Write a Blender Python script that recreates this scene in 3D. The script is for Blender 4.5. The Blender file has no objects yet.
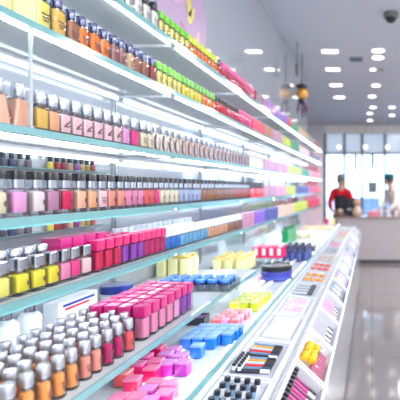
import bpy, math, random
from mathutils import Vector, Matrix
R = random.Random(7)
S = bpy.context.scene
COL = S.collection
F, VX, VY, H = 450.0, 372.0, 188.0, 1.5      # focal length (px), vanishing point, eye height

# ------------------------------------------------------------------ helpers
def lin(c):
    return tuple((v/12.92 if v <= .04045 else ((v+.055)/1.055)**2.4) for v in (x/255 for x in c))
def yat(px, X): return F*X/(px-VX)
def at(px, py, z):
    Y = F*(H-z)/(py-VY)
    return (px-VX)*Y/F, Y

class M:
    """collects shapes into one mesh"""
    def __init__(s): s.v=[]; s.f=[]
    def add(s, vs, fs):
        o=len(s.v); s.v+= [tuple(v) for v in vs]; s.f += [tuple(i+o for i in f) for f in fs]; return s
    def loft(s, loops, cap0=True, cap1=True):
        n=len(loops[0]); vs=[p for l in loops for p in l]; fs=[]
        for i in range(len(loops)-1):
            for j in range(n):
                k=(j+1)%n
                fs.append((i*n+j, i*n+k, (i+1)*n+k, (i+1)*n+j))
        if cap0: fs.append(tuple(reversed(range(n))))
        if cap1: fs.append(tuple(range((len(loops)-1)*n, len(loops)*n)))
        return s.add(vs, fs)
    def box(s, x0,x1,y0,y1,z0,z1):
        return s.loft([[(x0,y0,z),(x1,y0,z),(x1,y1,z),(x0,y1,z)] for z in (z0,z1)])
    def rbox(s, d,w,z0,z1,r=.004,b=.002,cx=0,cy=0,n=3):
        """rounded upright block, depth d in X, width w in Y"""
        return s.loft([rr(d-2*b,w-2*b,r,z0,cx,cy,n), rr(d,w,r,z0+b,cx,cy,n), rr(d,w,r,z1-b,cx,cy,n), rr(d-2*b,w-2*b,r,z1,cx,cy,n)])
    def prof(s, pts, n=3, cx=0, cy=0):
        """pts: (z, depth, width, corner radius)"""
        return s.loft([rr(d,w,r,z,cx,cy,n) for z,d,w,r in pts])
    def lathe(s, pts, n=16, cx=0, cy=0, cz=0):
        return s.loft([[(cx+r*math.cos(2*math.pi*k/n), cy+r*math.sin(2*math.pi*k/n), cz+z) for k in range(n)] for r,z in pts])
    def tube(s, path, r, n=6):
        loops=[]; P=[Vector(p) for p in path]
        rs = r if isinstance(r,(list,tuple)) else [r]*len(P)
        for i,p in enumerate(P):
            t=(P[min(i+1,len(P)-1)]-P[max(i-1,0)]).normalized()
            a=t.orthogonal().normalized() if i==0 else (a-t*a.dot(t)).normalized()
            c=t.cross(a)
            loops.append([p+(a*math.cos(2*math.pi*k/n)+c*math.sin(2*math.pi*k/n))*rs[i] for k in range(n)])
        return s.loft(loops)
    def xf(s, mat, start=0):
        s.v=[v if i<start else tuple(mat@Vector(v)) for i,v in enumerate(s.v)]; return s
    def mesh(s, name, mat, smooth=True):
        me=bpy.data.meshes.new(name); me.from_pydata(s.v,[],s.f); me.materials.append(mat)
        if smooth:
            me.polygons.foreach_set('use_smooth',[True]*len(me.polygons)); me.set_sharp_from_angle(angle=math.radians(38))
        me.update(); return me
    def build(s, name, mat, parent=None, smooth=True, loc=(0,0,0)):
        o=bpy.data.objects.new(name, s.mesh(name,mat,smooth)); COL.objects.link(o); o.location=loc
        if parent: o.parent=parent
        return o
def rr(d,w,r,z,cx=0,cy=0,n=3):
    r=max(min(r,d/2-1e-5,w/2-1e-5),1e-5); pts=[]
    for sx,sy,a0 in ((1,1,0),(-1,1,90),(-1,-1,180),(1,-1,270)):
        for k in range(n+1):
            a=math.radians(a0+90*k/n)
            pts.append((cx+sx*(d/2-r)+r*math.cos(a), cy+sy*(w/2-r)+r*math.sin(a), z))
    return pts

def tag(o, label=None, cat=None, group=None, kind=None):
    if label: o['label']=label
    if cat: o['category']=cat
    if group: o['group']=group
    if kind: o['kind']=kind
    return o
def empty(name, loc=(0,0,0), rz=0):
    o=bpy.data.objects.new(name,None); o.empty_display_size=.02; COL.objects.link(o); o.location=loc; o.rotation_euler=(0,0,rz); return o
def struct(name, m, mat, smooth=False): return tag(m.build(name,mat,None,smooth),kind='structure')

ONES=['','first','second','third','fourth','fifth','sixth','seventh','eighth','ninth','tenth','eleventh','twelfth','thirteenth','fourteenth','fifteenth','sixteenth','seventeenth','eighteenth','nineteenth']
TENS={2:('twenty','twentieth'),3:('thirty','thirtieth'),4:('forty','fortieth'),5:('fifty','fiftieth')}
def ordn(n):
    if n<20: return ONES[n]
    t,u=divmod(n,10)
    return TENS[t][1] if u==0 else TENS[t][0]+'-'+ONES[u]

# ------------------------------------------------------------------ materials
MC={}
def node_mat(name, fn):
    m=bpy.data.materials.new(name); m.use_nodes=True; nt=m.node_tree; nt.nodes.clear()
    out=nt.nodes.new('ShaderNodeOutputMaterial'); fn(nt,out); return m
def pr(name, rgb, rough=.5, metal=0, coat=0, spec=.5, noise=None, bump=0, emis=None, es=0):
    key=('pr',name,tuple(rgb),rough,metal)
    if key in MC: return MC[key]
    def fn(nt,out):
        p=nt.nodes.new('ShaderNodeBsdfPrincipled'); nt.links.new(p.outputs[0],out.inputs[0])
        c=lin(rgb); p.inputs['Base Color'].default_value=(*c,1); p.inputs['Roughness'].default_value=rough
        p.inputs['Metallic'].default_value=metal; p.inputs['Coat Weight'].default_value=coat; p.inputs['Specular IOR Level'].default_value=spec
        if es: p.inputs['Emission Color'].default_value=(*lin(emis),1); p.inputs['Emission Strength'].default_value=es
        if noise:
            tc=nt.nodes.new('ShaderNodeTexCoord'); n=nt.nodes.new('ShaderNodeTexNoise'); n.inputs['Scale'].default_value=noise[0]
            r=nt.nodes.new('ShaderNodeMixRGB'); r.inputs[1].default_value=(*[v*(1-noise[1]) for v in c],1); r.inputs[2].default_value=(*[min(1,v*(1+noise[1])) for v in c],1)
            nt.links.new(tc.outputs['Object'],n.inputs['Vector']); nt.links.new(n.outputs['Fac'],r.inputs[0]); nt.links.new(r.outputs[0],p.inputs['Base Color'])
            if bump:
                b=nt.nodes.new('ShaderNodeBump'); b.inputs['Strength'].default_value=bump; nt.links.new(n.outputs['Fac'],b.inputs['Height']); nt.links.new(b.outputs[0],p.inputs['Normal'])
    MC[key]=node_mat(name,fn); return MC[key]
def emit(name, rgb, st):
    def fn(nt,out):
        e=nt.nodes.new('ShaderNodeEmission'); e.inputs[0].default_value=(*lin(rgb),1); e.inputs[1].default_value=st; nt.links.new(e.outputs[0],out.inputs[0])
    return node_mat(name,fn)
def thin(name, tint, body, frac, ior=1.45, rough=.04, transl=.5):
    """thin clear sheet: transparent body tinted by TINT, FRAC of milky diffuse/translucent BODY, Fresnel gloss on top"""
    def fn(nt,out):
        N=nt.nodes.new; L=nt.links.new
        t=N('ShaderNodeBsdfTransparent'); t.inputs[0].default_value=(*lin(tint),1)
        d=N('ShaderNodeBsdfDiffuse'); d.inputs[0].default_value=(*lin(body),1)
        tr=N('ShaderNodeBsdfTranslucent'); tr.inputs[0].default_value=(*lin(body),1)
        m0=N('ShaderNodeMixShader'); m0.inputs[0].default_value=transl; L(d.outputs[0],m0.inputs[1]); L(tr.outputs[0],m0.inputs[2])
        m1=N('ShaderNodeMixShader'); m1.inputs[0].default_value=frac; L(t.outputs[0],m1.inputs[1]); L(m0.outputs[0],m1.inputs[2])
        g=N('ShaderNodeBsdfGlossy'); g.inputs['Roughness'].default_value=rough
        f=N('ShaderNodeFresnel'); f.inputs[0].default_value=ior
        m2=N('ShaderNodeMixShader'); L(f.outputs[0],m2.inputs[0]); L(m1.outputs[0],m2.inputs[1]); L(g.outputs[0],m2.inputs[2])
        L(m2.outputs[0],out.inputs[0])
    return node_mat(name,fn)
def liquid(rgb, tr=.15):
    key=('liq',tuple(rgb),tr)
    if key not in MC: MC[key]=thin('coloured_liquid',(255,255,255),rgb,1.0,1.35,.12,tr)
    return MC[key]
def plastic(rgb, rough=.34): return pr('coloured_plastic',rgb,rough,0,.3)
GLASS=thin('clear_bottle_glass',(250,252,253),(240,246,250),.03,1.27,.03)
ACRYL=thin('clear_acrylic',(240,248,252),(235,245,250),.16,1.45,.04)
SHEET=thin('glass_shelf_sheet',(228,244,246),(244,250,252),.86,1.4,.05,.4)
EDGE=thin('green_glass_edge',(170,232,234),(172,234,236),.8,1.5,.1,.5)
SATIN=pr('satin_silver',(206,208,214),.34,1)
GUN=pr('dark_chrome',(96,98,124),.22,1)
CHROME=pr('chrome',(184,187,195),.22,1)
BLACK=pr('black_plastic',(28,27,32),.3)
WHITE=pr('white_acrylic',(226,228,234),.25,0,.3)
INK=pr('dark_print',(112,66,74),.5)
LED=emit('led_tube',(226,242,255),2.6)
LEDW=emit('led_tube_soft',(236,246,255),3.5)
LEDF=emit('led_edge_tube',(236,246,255),33)
FROST=pr('frosted_white',(228,236,240),.35)
METAL=pr('brushed_metal',(190,195,200),.35,.8)

# ------------------------------------------------------------------ the room
WX=-1.14; CEIL=3.45
wallm=pr('glossy_grey_wall_panel',(176,183,191),.05,0,1.0,.6,(1.2,.04))
ceilm=pr('matt_ceiling_paint',(212,214,224),.9,0,0,.2,(.7,.03))
whitew=pr('white_wall_paint',(225,226,230),.8,0,0,.3,(2,.02))
def floor_mat():
    def fn(nt,out):
        N=nt.nodes.new; L=nt.links.new
        p=N('ShaderNodeBsdfPrincipled'); L(p.outputs[0],out.inputs[0])
        tc=N('ShaderNodeTexCoord'); b=N('ShaderNodeTexBrick'); b.offset=0; b.inputs['Scale'].default_value=1
        b.inputs['Brick Width'].default_value=.8; b.inputs['Row Height'].default_value=.8; b.inputs['Mortar Size'].default_value=.004
        b.inputs['Color1'].default_value=(*lin((140,134,133)),1); b.inputs['Color2'].default_value=(*lin((135,130,130)),1); b.inputs['Mortar'].default_value=(*lin((108,104,104)),1)
        L(tc.outputs['Object'],b.inputs['Vector']); L(b.outputs['Color'],p.inputs['Base Color'])
        p.inputs['Roughness'].default_value=.07; p.inputs['Specular IOR Level'].default_value=.85
    return node_mat('polished_floor_tile',fn)
struct('floor', M().box(-3.2,3.7,-2.7,16.2,-.1,0), floor_mat())
struct('ceiling', M().box(-3.2,3.7,-2.7,14.1,CEIL,CEIL+.1), ceilm)
# glossy shop wall behind the shelves, in panels with fine joints
for i,(a,b) in enumerate(((-2.6,-1.0),(-.996,1.978),(1.982,4.658),(4.662,7.9))):
    struct('wall_left' if i==0 else 'wall_left.%03d'%i, M().box(WX-.12,WX,a,b,0,CEIL), wallm)
struct('wall_recess', M().box(-3.2,-3.1,7.9,14.0,0,CEIL), whitew)
struct('wall_return', M().box(-3.2,WX-.12,7.78,7.9,0,CEIL), whitew)
struct('wall_right', M().box(3.6,3.7,-2.6,14.0,0,CEIL), whitew)
struct('wall_rear', M().box(WX-.12,3.6,-2.7,-2.6,0,CEIL), whitew)
# window wall at the far end
struct('wall_far', M().box(-3.1,-1.46,14.0,14.12,0,CEIL), whitew)
struct('trim_1', M().box(-1.46,3.6,13.98,14.14,3.2,CEIL), pr('pale_beam',(250,246,238),.6))
struct('trim_2', M().box(-1.46,3.6,13.96,14.14,0,.12), pr('grey_plinth',(120,122,128),.5))
frm=pr('dark_window_frame',(98,108,124),.4)
pane_m=thin('window_pane',(248,251,255),(235,240,250),.03,1.3,.02)
xs=[-1.46,-.86,-.31,.40,1.1,1.8,2.5,3.2,3.6]
for i in range(len(xs)-1):
    x0,x1=xs[i],xs[i+1]
    m=M().box(x0-.035,x0+.035,13.99,14.09,.12,3.2).box(x0+.035,x1-.035,14.0,14.08,2.54,2.6).box(x0+.035,x1-.035,14.0,14.08,.12,.2)
    w=tag(m.build('window_%d'%(i+1),frm,None,False),kind='structure')
    M().box(x0+.035,x1-.035,14.03,14.04,.2,2.54).build('pane',pane_m,w,False)
    M().box(x0+.035,x1-.035,14.03,14.04,2.6,3.2).build('transom_pane',thin('frosted_transom',(206,206,208),(232,228,222),.6,1.3,.1),w,False)
# pavement and buildings outside
struct('exterior_ground', M().box(-14,16,16.2,60,-.12,-.02), pr('pale_paving',(205,212,222),.7))

# world: bright overcast daylight outside the window
w=bpy.data.worlds.new('daylight'); S.world=w; w.use_nodes=True
bg=w.node_tree.nodes['Background']; bg.inputs[0].default_value=(*lin((204,228,255)),1); bg.inputs[1].default_value=2.7

# ------------------------------------------------------------------ ceiling things
def disk_light(x,y,z,size,power,name='lamp',col=(1,.98,.96)):
    l=bpy.data.lights.new(name,'AREA'); l.shape='DISK'; l.size=size; l.energy=power; l.color=col
    o=bpy.data.objects.new(name,l); COL.objects.link(o); o.location=(x,y,z); return o
lampface=emit('lamp_face',(255,246,230),4)
ringm=pr('white_lamp_ring',(240,240,240),.4)
k=0
for X,Y in ((-.6,6.4),(-.64,7.37),(-.68,8.5),(-.7,9.64)):
    k+=1
    t=tag(empty('recessed_ceiling_light',(X,Y,CEIL)),f'slim rectangular white ceiling light, {ordn(k)} of the row running to the window','ceiling light','rectangular ceiling lights')
    f=M(); f.box(-.13,.13,-.09,-.07,-.012,0).box(-.13,.13,.07,.09,-.012,0).box(-.13,-.11,-.07,.07,-.012,0).box(.11,.13,-.07,.07,-.012,0)
    f.build('frame',ringm,t,False); M().box(-.11,.11,-.07,.07,-.006,-.001).build('diffuser',lampface,t,False)
k=0
for px,py in ((378,50),(378,57),(373,69),(376,85),(372,96),(373,107),(392,107),(370,113),(392,115),(370,120)):
    k+=1; Y=F*(CEIL-H)/(VY-py); X=(px-VX)*Y/F; r=.05 if py==69 else .085
    t=tag(empty('round_downlight',(X,Y,CEIL)),f'small round white downlight in the ceiling, {ordn(k)} going towards the window','ceiling light','round downlights')
    M().lathe([(r+.02,0),(r+.02,-.012),(r,-.014),(r,-.004)],20).build('ring',ringm,t)
    M().lathe([(r,-.004),(r*.9,-.010),(.01,-.012)],20).build('diffuser',lampface,t)
# unseen area lamps added at ceiling height to light shelf fronts and far room
for X,pw in ((.5,2.5),(1.7,12),(2.9,48)):
    for Y in (-2.2,-.9,.6,2.6): disk_light(X,Y,CEIL-.02,.45,pw,'aisle_fill_light',(.95,.98,1))
for X in (.9,2.3):
    for Y in (6.2,8.6,11.0): disk_light(X,Y,CEIL-.02,.45,24,'aisle_fill_light')
# dome camera
Y=F*1.95/(VY-13); t=tag(empty('dome_camera',((391-VX)*Y/F,Y,CEIL)),'dark round dome security camera hanging under the ceiling','security camera')
M().lathe([(.085,0),(.085,-.05),(.07,-.06)],20).build('housing',pr('camera_housing',(120,118,116),.4),t)
M().lathe([(.066,-.06),(.058,-.085),(.038,-.103),(.012,-.112)],20).build('dome',BLACK,t)
Y=F*1.95/(VY-59); t=tag(empty('ceiling_vent',((356-VX)*Y/F,Y,CEIL)),'small square grey air vent in the ceiling','vent')
f=M(); f.box(-.1,.1,-.1,-.085,-.014,0).box(-.1,.1,.085,.1,-.014,0).box(-.1,-.085,-.085,.085,-.014,0).box(.085,.1,-.085,.085,-.014,0)
f.build('frame',pr('grey_vent',(128,132,142),.5),t,False); g=M()
for i in range(6): g.box(-.085,.085,-.075+i*.027,-.06+i*.027,-.010,-.002)
g.build('grille',pr('grey_vent_slat',(110,114,124),.5),t,False)
Y=9.2; t=tag(empty('smoke_detector',((381-VX)*7.4/F,7.4,CEIL)),'tiny grey smoke detector beside the ceiling lights','smoke detector')
M().lathe([(.045,0),(.045,-.02),(.03,-.03),(.01,-.032)],14).build('housing',pr('detector',(170,172,178),.5),t)

# ------------------------------------------------------------------ glass shelves
XF=-.86; TH=.018
SH={'A':(2.145,'top'),'B':(1.925,'second'),'C':(1.652,'third'),'D':(1.428,'fourth'),'E':(1.226,'fifth')}
BAYS=[.62,1.98,2.98,3.98,4.98,5.98,6.98,7.68]
BN=['first','second','third','fourth','fifth','sixth','seventh']
def pane(name,xf,z,a,b,label,bracket=True,xb=WX+.012):
    t=tag(empty(name,(xf,(a+b)/2,z-TH)),label,'glass shelf','glass shelves')
    h=(b-a)/2-.002
    M().box(xb-xf,-.007,-h,h,0,TH).build('glass_sheet',SHEET,t,False)
    M().box(-.0068,0,-h,h,0,TH).build('polished_edge',EDGE,t,False)
    if bracket: M().box(xb-xf,-.02,h-.016,h-.002,-.012,-.0005).build('bracket',WHITE,t,False)
    return t
for k,(z,nm) in SH.items():
    for i in range(7):
        pane('glass_shelf',XF,z,BAYS[i],BAYS[i+1],f'{nm} clear glass wall shelf, {BN[i]} pane from the near end')
for i,y in enumerate(BAYS[1:-1]):
    t=tag(empty('shelf_upright',(WX+.011,y,1.0)),f'slim pale upright on the grey wall, {ordn(i+1)} from the near end','upright','shelf uprights')
    M().box(-.0105,-.001,-.012,.012,0,1.14).build('channel',METAL,t,False)
    M().box(-.0005,.0008,-.004,.004,.02,1.12).build('slot_strip',pr('slot_shadow_strip',(120,126,132),.5),t,False)
# fine light lines in the front edge of the shelves
for k in 'ABCDE':
    z=SH[k][0]-TH; nm=SH[k][1]
    for i in range(7):
        a,b=BAYS[i]+.02,BAYS[i+1]-.02; h=(b-a)/2
        t=tag(empty('shelf_edge_light',(XF-.018,(a+b)/2,z)),f'thin light line under the front edge of {nm} shelf, {BN[i]} length along','light strip','light lines in the shelf edges')
        M().box(-.004,.004,-h,h,-.003,-.0005).build('housing',METAL,t,False)
        M().tube([(0,-h+.01,-.005),(0,h-.01,-.005)],.0018,8).build('tube',LEDF,t)
        if k in 'DE': M().box(.009,.012,-h,h,-.0085,-.0005).build('front_lip',EDGE,t,False)
# slim front post between second and third shelf
Y=yat(29,-.872); t=tag(empty('shelf_post',(-.868,Y,1.652)),'slim clear post between the second and third shelf near the amber bottles','post')
M().rbox(.008,.008,.0,.2545,.002,.0005).build('rod',thin('pale_acrylic_rod',(235,248,250),(238,246,248),.8,1.45,.1),t)
M().rbox(.012,.012,0.0,.006,.002,.001).build('foot',METAL,t)
# wall light tubes; those under top, fourth and fifth shelves are added for light
for k,nm in (('B','second'),('C','third'),('D','fourth'),('E','fifth'),('A','top')):
    z=SH[k][0]-TH
    for i in range(7):
        a,b=BAYS[i]+.02,BAYS[i+1]-.02
        t=tag(empty('shelf_light',(WX+.035,(a+b)/2,z)),f'white light tube on the wall under {nm} shelf, {BN[i]} length along','light strip','light tubes under the shelves')
        h=(b-a)/2
        M().box(-.012,.012,-h,h,-.010,-.0005).build('housing',WHITE,t,False)
        M().tube([(0,-h+.01,-.019),(0,h-.01,-.019)],(.007 if k in 'BC' else .006),8).build('tube',LED if k in 'BC' else LEDW,t)
# ------------------------------------------------------------------ bottles and boxes: meshes per style and colour
C=dict(cerise=(226,36,130),fuchsia=(186,40,178),raspberry=(228,16,96),azure=(20,116,226),rosecream=(236,208,198),straw=(234,220,150),tangerine=(255,160,84),
 lemon=(246,232,120),yellow=(240,222,60),lime=(196,214,40),amber=(238,188,92),brown=(176,112,84),orange=(255,132,50),rosewood=(166,112,110),tan=(214,176,138),
 brick=(170,70,62),red=(226,30,52),crimson=(222,22,84),hotpink=(250,60,140),coral=(248,92,96),mauve=(190,130,160),plum=(96,52,84),purple=(150,60,176),violet=(130,80,200),
 green=(30,150,96),teal=(40,140,140),grey=(150,146,150),peach=(255,190,160),apricot=(248,176,130),blush=(246,200,206),orchid=(240,160,210),cream=(240,224,190),ivory=(244,236,216),
 milky=(238,236,226),magenta=(200,24,100),pink=(246,140,180),salmon=(250,150,130),lavender=(176,190,230),brownamber=(178,110,60),rust=(214,90,50),blue=(40,120,210),sky=(110,180,226),navy=(40,60,150),
 black=(28,27,32),silver=(205,208,214),white=(214,221,230),leaf=(110,190,40),green2=(84,160,40),pearl=(240,220,220),deeppink=(186,28,110))
MESH={}
def get(key, fn):
    if key not in MESH: MESH[key]=fn()
    return MESH[key]
def capmat(c): return CHROME if c=='silver' else BLACK if c=='black' else plastic(C[c])
def parts_for(style, col, cap, far, mark):
    """list of (name, mesh, [sub-parts])"""
    key=(style,col,cap,far,mark)
    if key in MESH: return MESH[key]
    L=[]
    c=C[col]
    def P(n,m,mat,sub=()): L.append((n,m.mesh(n,mat),list(sub)))
    body=plastic(c,.18) if far else liquid(c)
    if style in('mist','bigmist','flip','perfume','tapered','oval','vial','square','milkcap'):
        w,d,h={'mist':(.046,.032,.076),'bigmist':(.056,.036,.088),'flip':(.044,.032,.072),'perfume':(.046,.036,.072),'tapered':(.062,.036,.078),'oval':(.066,.03,.080),'vial':(.030,.030,.062),'square':(.046,.034,.063),'milkcap':(.044,.032,.058)}[style]
        def outer(g,z0):
            W,Dp=w-2*g,d-2*g; r={'vial':.012,'flip':.012,'mist':.010,'bigmist':.012}.get(style,.006)
            if style=='tapered': return [(z0,Dp,W,r),(h*.35,Dp*.98,W*.86,r),(h*.96-g,Dp*.9,W*.56,r),(h-g,Dp*.7,W*.46,r)]
            if style=='oval':
                return [(z0+(h-g-z0)*q,Dp*(.62+.38*math.sin(math.pi*min(max(q,.12),.88))),W*(.58+.42*math.sin(math.pi*(.1+.8*q))),Dp*.3) for q in (0,.12,.3,.5,.7,.88,1)]
            return [(z0,Dp*.92,W*.95,r),(z0+.003,Dp,W,r),(h*.86-g,Dp,W,r),(h*.95-g,Dp*.93,W*.93,r),(h-g,Dp*.6,W*.62,r*.8)]
        if far: P('bottle_body',M().prof(outer(0,0)),body)
        else:
            P('glass_body',M().prof(outer(0,0),4),GLASS)
            base=.010 if style in('perfume','square') else .006
            lv=[q for q in outer(.003,base)]
            if style in('perfume','square','vial'): lv=[(z*.93 if z>base+.01 else z,a,b_,r) for z,a,b_,r in lv]
            P('liquid',M().prof(lv,4),body)
            cr=min(w,d)*.30
            P('collar',M().lathe([(cr,h-.004),(cr,h+.006),(cr*.92,h+.008)],14),CHROME)
        zc=h-.002 if far else h+.003
        cw,cd,ch={'mist':(.028,.026,.028),'bigmist':(.032,.03,.03),'flip':(.034,.030,.034),'perfume':(.036,.030,.036),'tapered':(.032,.030,.034),'oval':(.022,.020,.026),'vial':(.025,.025,.026),'square':(.036,.029,.029),'milkcap':(.042,.032,.036)}[style]
        if style in('perfume',) and cap=='black':   # black top over a clear neck
            if not far: P('neck_ring',M().prof([(h+.001,cd*.86,cw*.86,.008),(h+.022,cd*.86,cw*.86,.008)],4),CHROME)
            P('cap',M().prof([(h+(.022 if not far else 0),cd,cw,.006),(h+.042,cd,cw,.006),(h+.044,cd*.94,cw*.94,.006)],3),BLACK)
        elif style=='flip':
            P('cap',M().prof([(zc,cd,cw,.012),(zc+ch*.55,cd*.95,cw*.95,.012),(zc+ch*.93,cd*.7,cw*.78,.010),(zc+ch,cd*.6,cw*.66,.009)],4),capmat(cap))
        elif style in('square','milkcap'):
            P('cap',M().prof([(zc,cd,cw,.004),(zc+ch-.002,cd,cw,.004),(zc+ch,cd-.004,cw-.004,.004)],3),capmat(cap))
        else:
            r=cw/2
            P('cap',M().lathe([(r*.96,zc),(r,zc+.002),(r,zc+ch-.003),(r*.9,zc+ch)],10 if far else 18),GUN if style in('mist','bigmist') and cap=='silver' else SATIN if style=='vial' else capmat(cap))
        if not far and mark:
            m=M(); x=d/2+.0004; rnd=random.Random(hash((style,mark))%1000 if False else len(style)*7+mark)
            if mark==1:   # two lines of small print
                for q,zz in ((.3,h*.55),(.22,h*.44),(.16,h*.35)):
                    m.box(x-.0015,x,-w*q,w*q,zz-.0013,zz+.0013)
            elif mark==2: # slanted flower sprig
                m.tube([(x,-w*.3,h*.34),(x+.0005,-w*.05,h*.46),(x,w*.28,h*.62)],[.0012,.003,.001],5)
                m.tube([(x,-w*.1,h*.36),(x,w*.2,h*.40)],.002,5)
            elif mark==3: # broad crescent
                m.tube([(d*.40,w*.05+w*.38*math.sin(a),h*.5+h*.42*math.cos(a)) for a in [math.radians(q) for q in range(-20,-171,-15)]],[.002,.004,.005,.006,.006,.006,.006,.005,.004,.003,.002],5)
            elif mark==4: # small upright tag
                m.box(x-.0015,x,w*.2,w*.30,h*.38,h*.56)
            if m.v: P('printed_mark',m,INK)
    elif style in('carton','hotcarton'):
        w,d,h=(.052,.04,.098) if style=='carton' else (.052,.06,.118)
        P('carton_body',M().rbox(d,w,0,h*.8,.002,.001),plastic(c,.4))
        P('carton_lid',M().rbox(d+.001,w+.001,h*.8,h,.002,.001),plastic(tuple(int(v*.9+20) for v in c),.4))
    elif style=='bigcarton':
        w,d,h=.085,.05,.10
        P('carton_body',M().rbox(d,w,0,h,.002,.001),plastic(c,.4)); P('seam_strip',M().box(d/2,d/2+.0006,w*.36,w*.38,.002,h-.002),plastic((150,150,70),.5))
    elif style=='tallcap':      # clear bottle under a long square coloured cap
        w=.041; h=.070
        if far: P('bottle_body',M().rbox(.036,w*.92,0,h,.006,.003),body)
        else:
            P('glass_body',M().rbox(.038,w,0,h,.007,.003),GLASS); P('liquid',M().rbox(.031,w-.008,.008,h-.004,.005,.002),body)
        P('cap',M().rbox(.038,w-.001,h,h+.034,.003,.0015),capmat(cap))
    elif style=='cube':
        w=.037
        P('box_body',M().rbox(w,w,0,.034,.002,.001),plastic(c,.3))
        P('box_lid',M().rbox(w+.001,w+.001,.034,.041,.002,.001),plastic(tuple(int(v*.5+112) for v in c),.3))  # lid tinted paler: light falling on the box tops put into its colour
    MESH[key]=L; return L
NOUN={'mist':('mist_bottle','mist bottle'),'bigmist':('mist_bottle','mist bottle'),'flip':('lotion_bottle','lotion bottle'),'perfume':('perfume_bottle','perfume bottle'),'tapered':('perfume_bottle','tapered perfume bottle'),
 'oval':('perfume_bottle','oval perfume bottle'),'vial':('tester_bottle','tester bottle'),'square':('fragrance_bottle','fragrance bottle'),'milkcap':('shampoo_bottle','bottle'),'carton':('perfume_carton','carton'),'hotcarton':('perfume_carton','tall carton'),'bigcarton':('perfume_carton','wide carton'),
 'tallcap':('gloss_bottle','bottle'),'cube':('cosmetic_box','box')}
def place(style,col,cap,loc,rz,label,group,far=False,mark=0):
    name,noun=NOUN[style]
    r=tag(empty(name,loc,rz),label,'box' if 'carton' in name or 'box' in name else 'bottle',group)
    for n,me,sub in parts_for(style,col,cap,far,mark):
        o=bpy.data.objects.new(n,me); COL.objects.link(o); o.parent=r
    return r
NICE={'rosecream':'rosy cream','hotpink':'hot pink','brownamber':'amber brown','milky':'milky white','leaf':'leaf green','green2':'mid green','deeppink':'deep pink','sky':'sky blue','brick':'brick red','crimson':'crimson','navy':'navy blue','blush':'pale blush','peach':'peach'}
nice=lambda c: NICE.get(c,c)
COUNT={}
def run(shelf, x0, x1, style, col, cap, sp=.055, mark=0, X=-.905, rowname='', z=None, jit=.002):
    zz=SH[shelf][0] if z is None else z
    shn=SH[shelf][1]+' shelf' if shelf in SH else shelf
    Y0,Y1=yat(x0,X),min(yat(x1,X),7.62); noun=NOUN[style][1]
    if Y0>4.4: sp*=1.12
    n=max(1,int((Y1-Y0)/sp+.4)); sp=(Y1-Y0)/n
    for i in range(n):
        Y=Y0+sp*(i+.5)
        key=(shelf,col,cap,style,rowname); COUNT[key]=COUNT.get(key,0)+1
        lab=f"{nice(col)} "+(f"{nice(cap)}-capped " if cap else '')+noun+f", {ordn(COUNT[key])} of that colour on {rowname}{shn}"
        far=Y>3.3
        place(style,col,cap,(X+R.uniform(-jit,jit),Y,zz),R.uniform(-.05,.05),lab,f"{nice(col)} {noun}s on the {shn}",far,mark)
# ---- top shelf
run('A',100,157,'bigmist','milky','black',.062,1)
run('A',157,187,'flip','lemon','leaf',.05,1)
run('A',187,216,'flip','orange','lime',.05)
run('A',216,220,'mist','red','silver')
run('A',220,253,'mist','crimson','hotpink',.05)
run('A',253,262,'carton','plum','',.058)
run('A',262,276,'carton','purple','',.058)
run('A',276,285,'carton','violet','',.058)
run('A',285,290,'carton','crimson','',.058)
run('A',290,297,'carton','green','',.058)
run('A',297,306,'carton','tan','',.058)
run('A',306,313,'carton','grey','',.058)
run('A',313,321,'carton','brick','',.058)
# ---- second shelf
run('B',-32,31,'bigcarton','straw','',.092)
run('B',32,48,'bigmist','lemon','silver',.058,1)
run('B',48,64,'bigmist','amber','silver',.058,1)
run('B',64,75,'mist','brown','silver',.05,1)
run('B',75,108,'mist','orange','silver',.052,1)
run('B',108,124,'mist','rosewood','silver',.052,1)
run('B',124,132,'mist','tan','silver',.05,1)
run('B',132,147,'mist','brown','silver',.052,1)
run('B',147,155,'mist','brick','silver',.052,1)
run('B',155,180,'flip','lemon','leaf',.05,1)
run('B',180,200,'flip','yellow','green2',.05)
run('B',200,214,'flip','orange','green2',.05)
run('B',214,224,'mist','red','black',.055)
run('B',224,238,'mist','crimson','black',.052)
run('B',238,250,'mist','hotpink','hotpink',.052)
run('B',250,262,'carton','crimson','',.056)
run('B',262,270,'carton','brown','',.058)
run('B',270,281,'carton','mauve','',.058)
run('B',281,289,'carton','lime','',.058)
run('B',289,298,'carton','green','',.058)
run('B',298,308,'carton','blush','',.058)
run('B',308,321,'carton','plum','',.058)
# ---- third shelf
run('C',-16,29,'tapered','peach','silver',.066)
run('C',31,45,'perfume','amber','silver',.052)
run('C',45,56,'perfume','apricot','silver',.05)
run('C',56,118,'perfume','blush','silver',.05,2)
run('C',118,127,'perfume','orchid','silver',.046)
run('C',127,137,'perfume','hotpink','silver',.046)
run('C',137,151,'perfume','cream','silver',.05,1)
run('C',151,178,'oval','ivory','silver',.068,3)
run('C',178,206,'oval','rosecream','silver',.068,3)
run('C',206,262,'oval','pearl','silver',.068,3)
run('C',262,276,'carton','mauve','',.058)
run('C',276,286,'carton','pink','',.058)
run('C',286,300,'carton','lime','',.058)
run('C',300,309,'carton','green','',.058)
run('C',309,321,'carton','pink','',.058) if False else run('C',309,321,'carton','coral','',.058)
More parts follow.
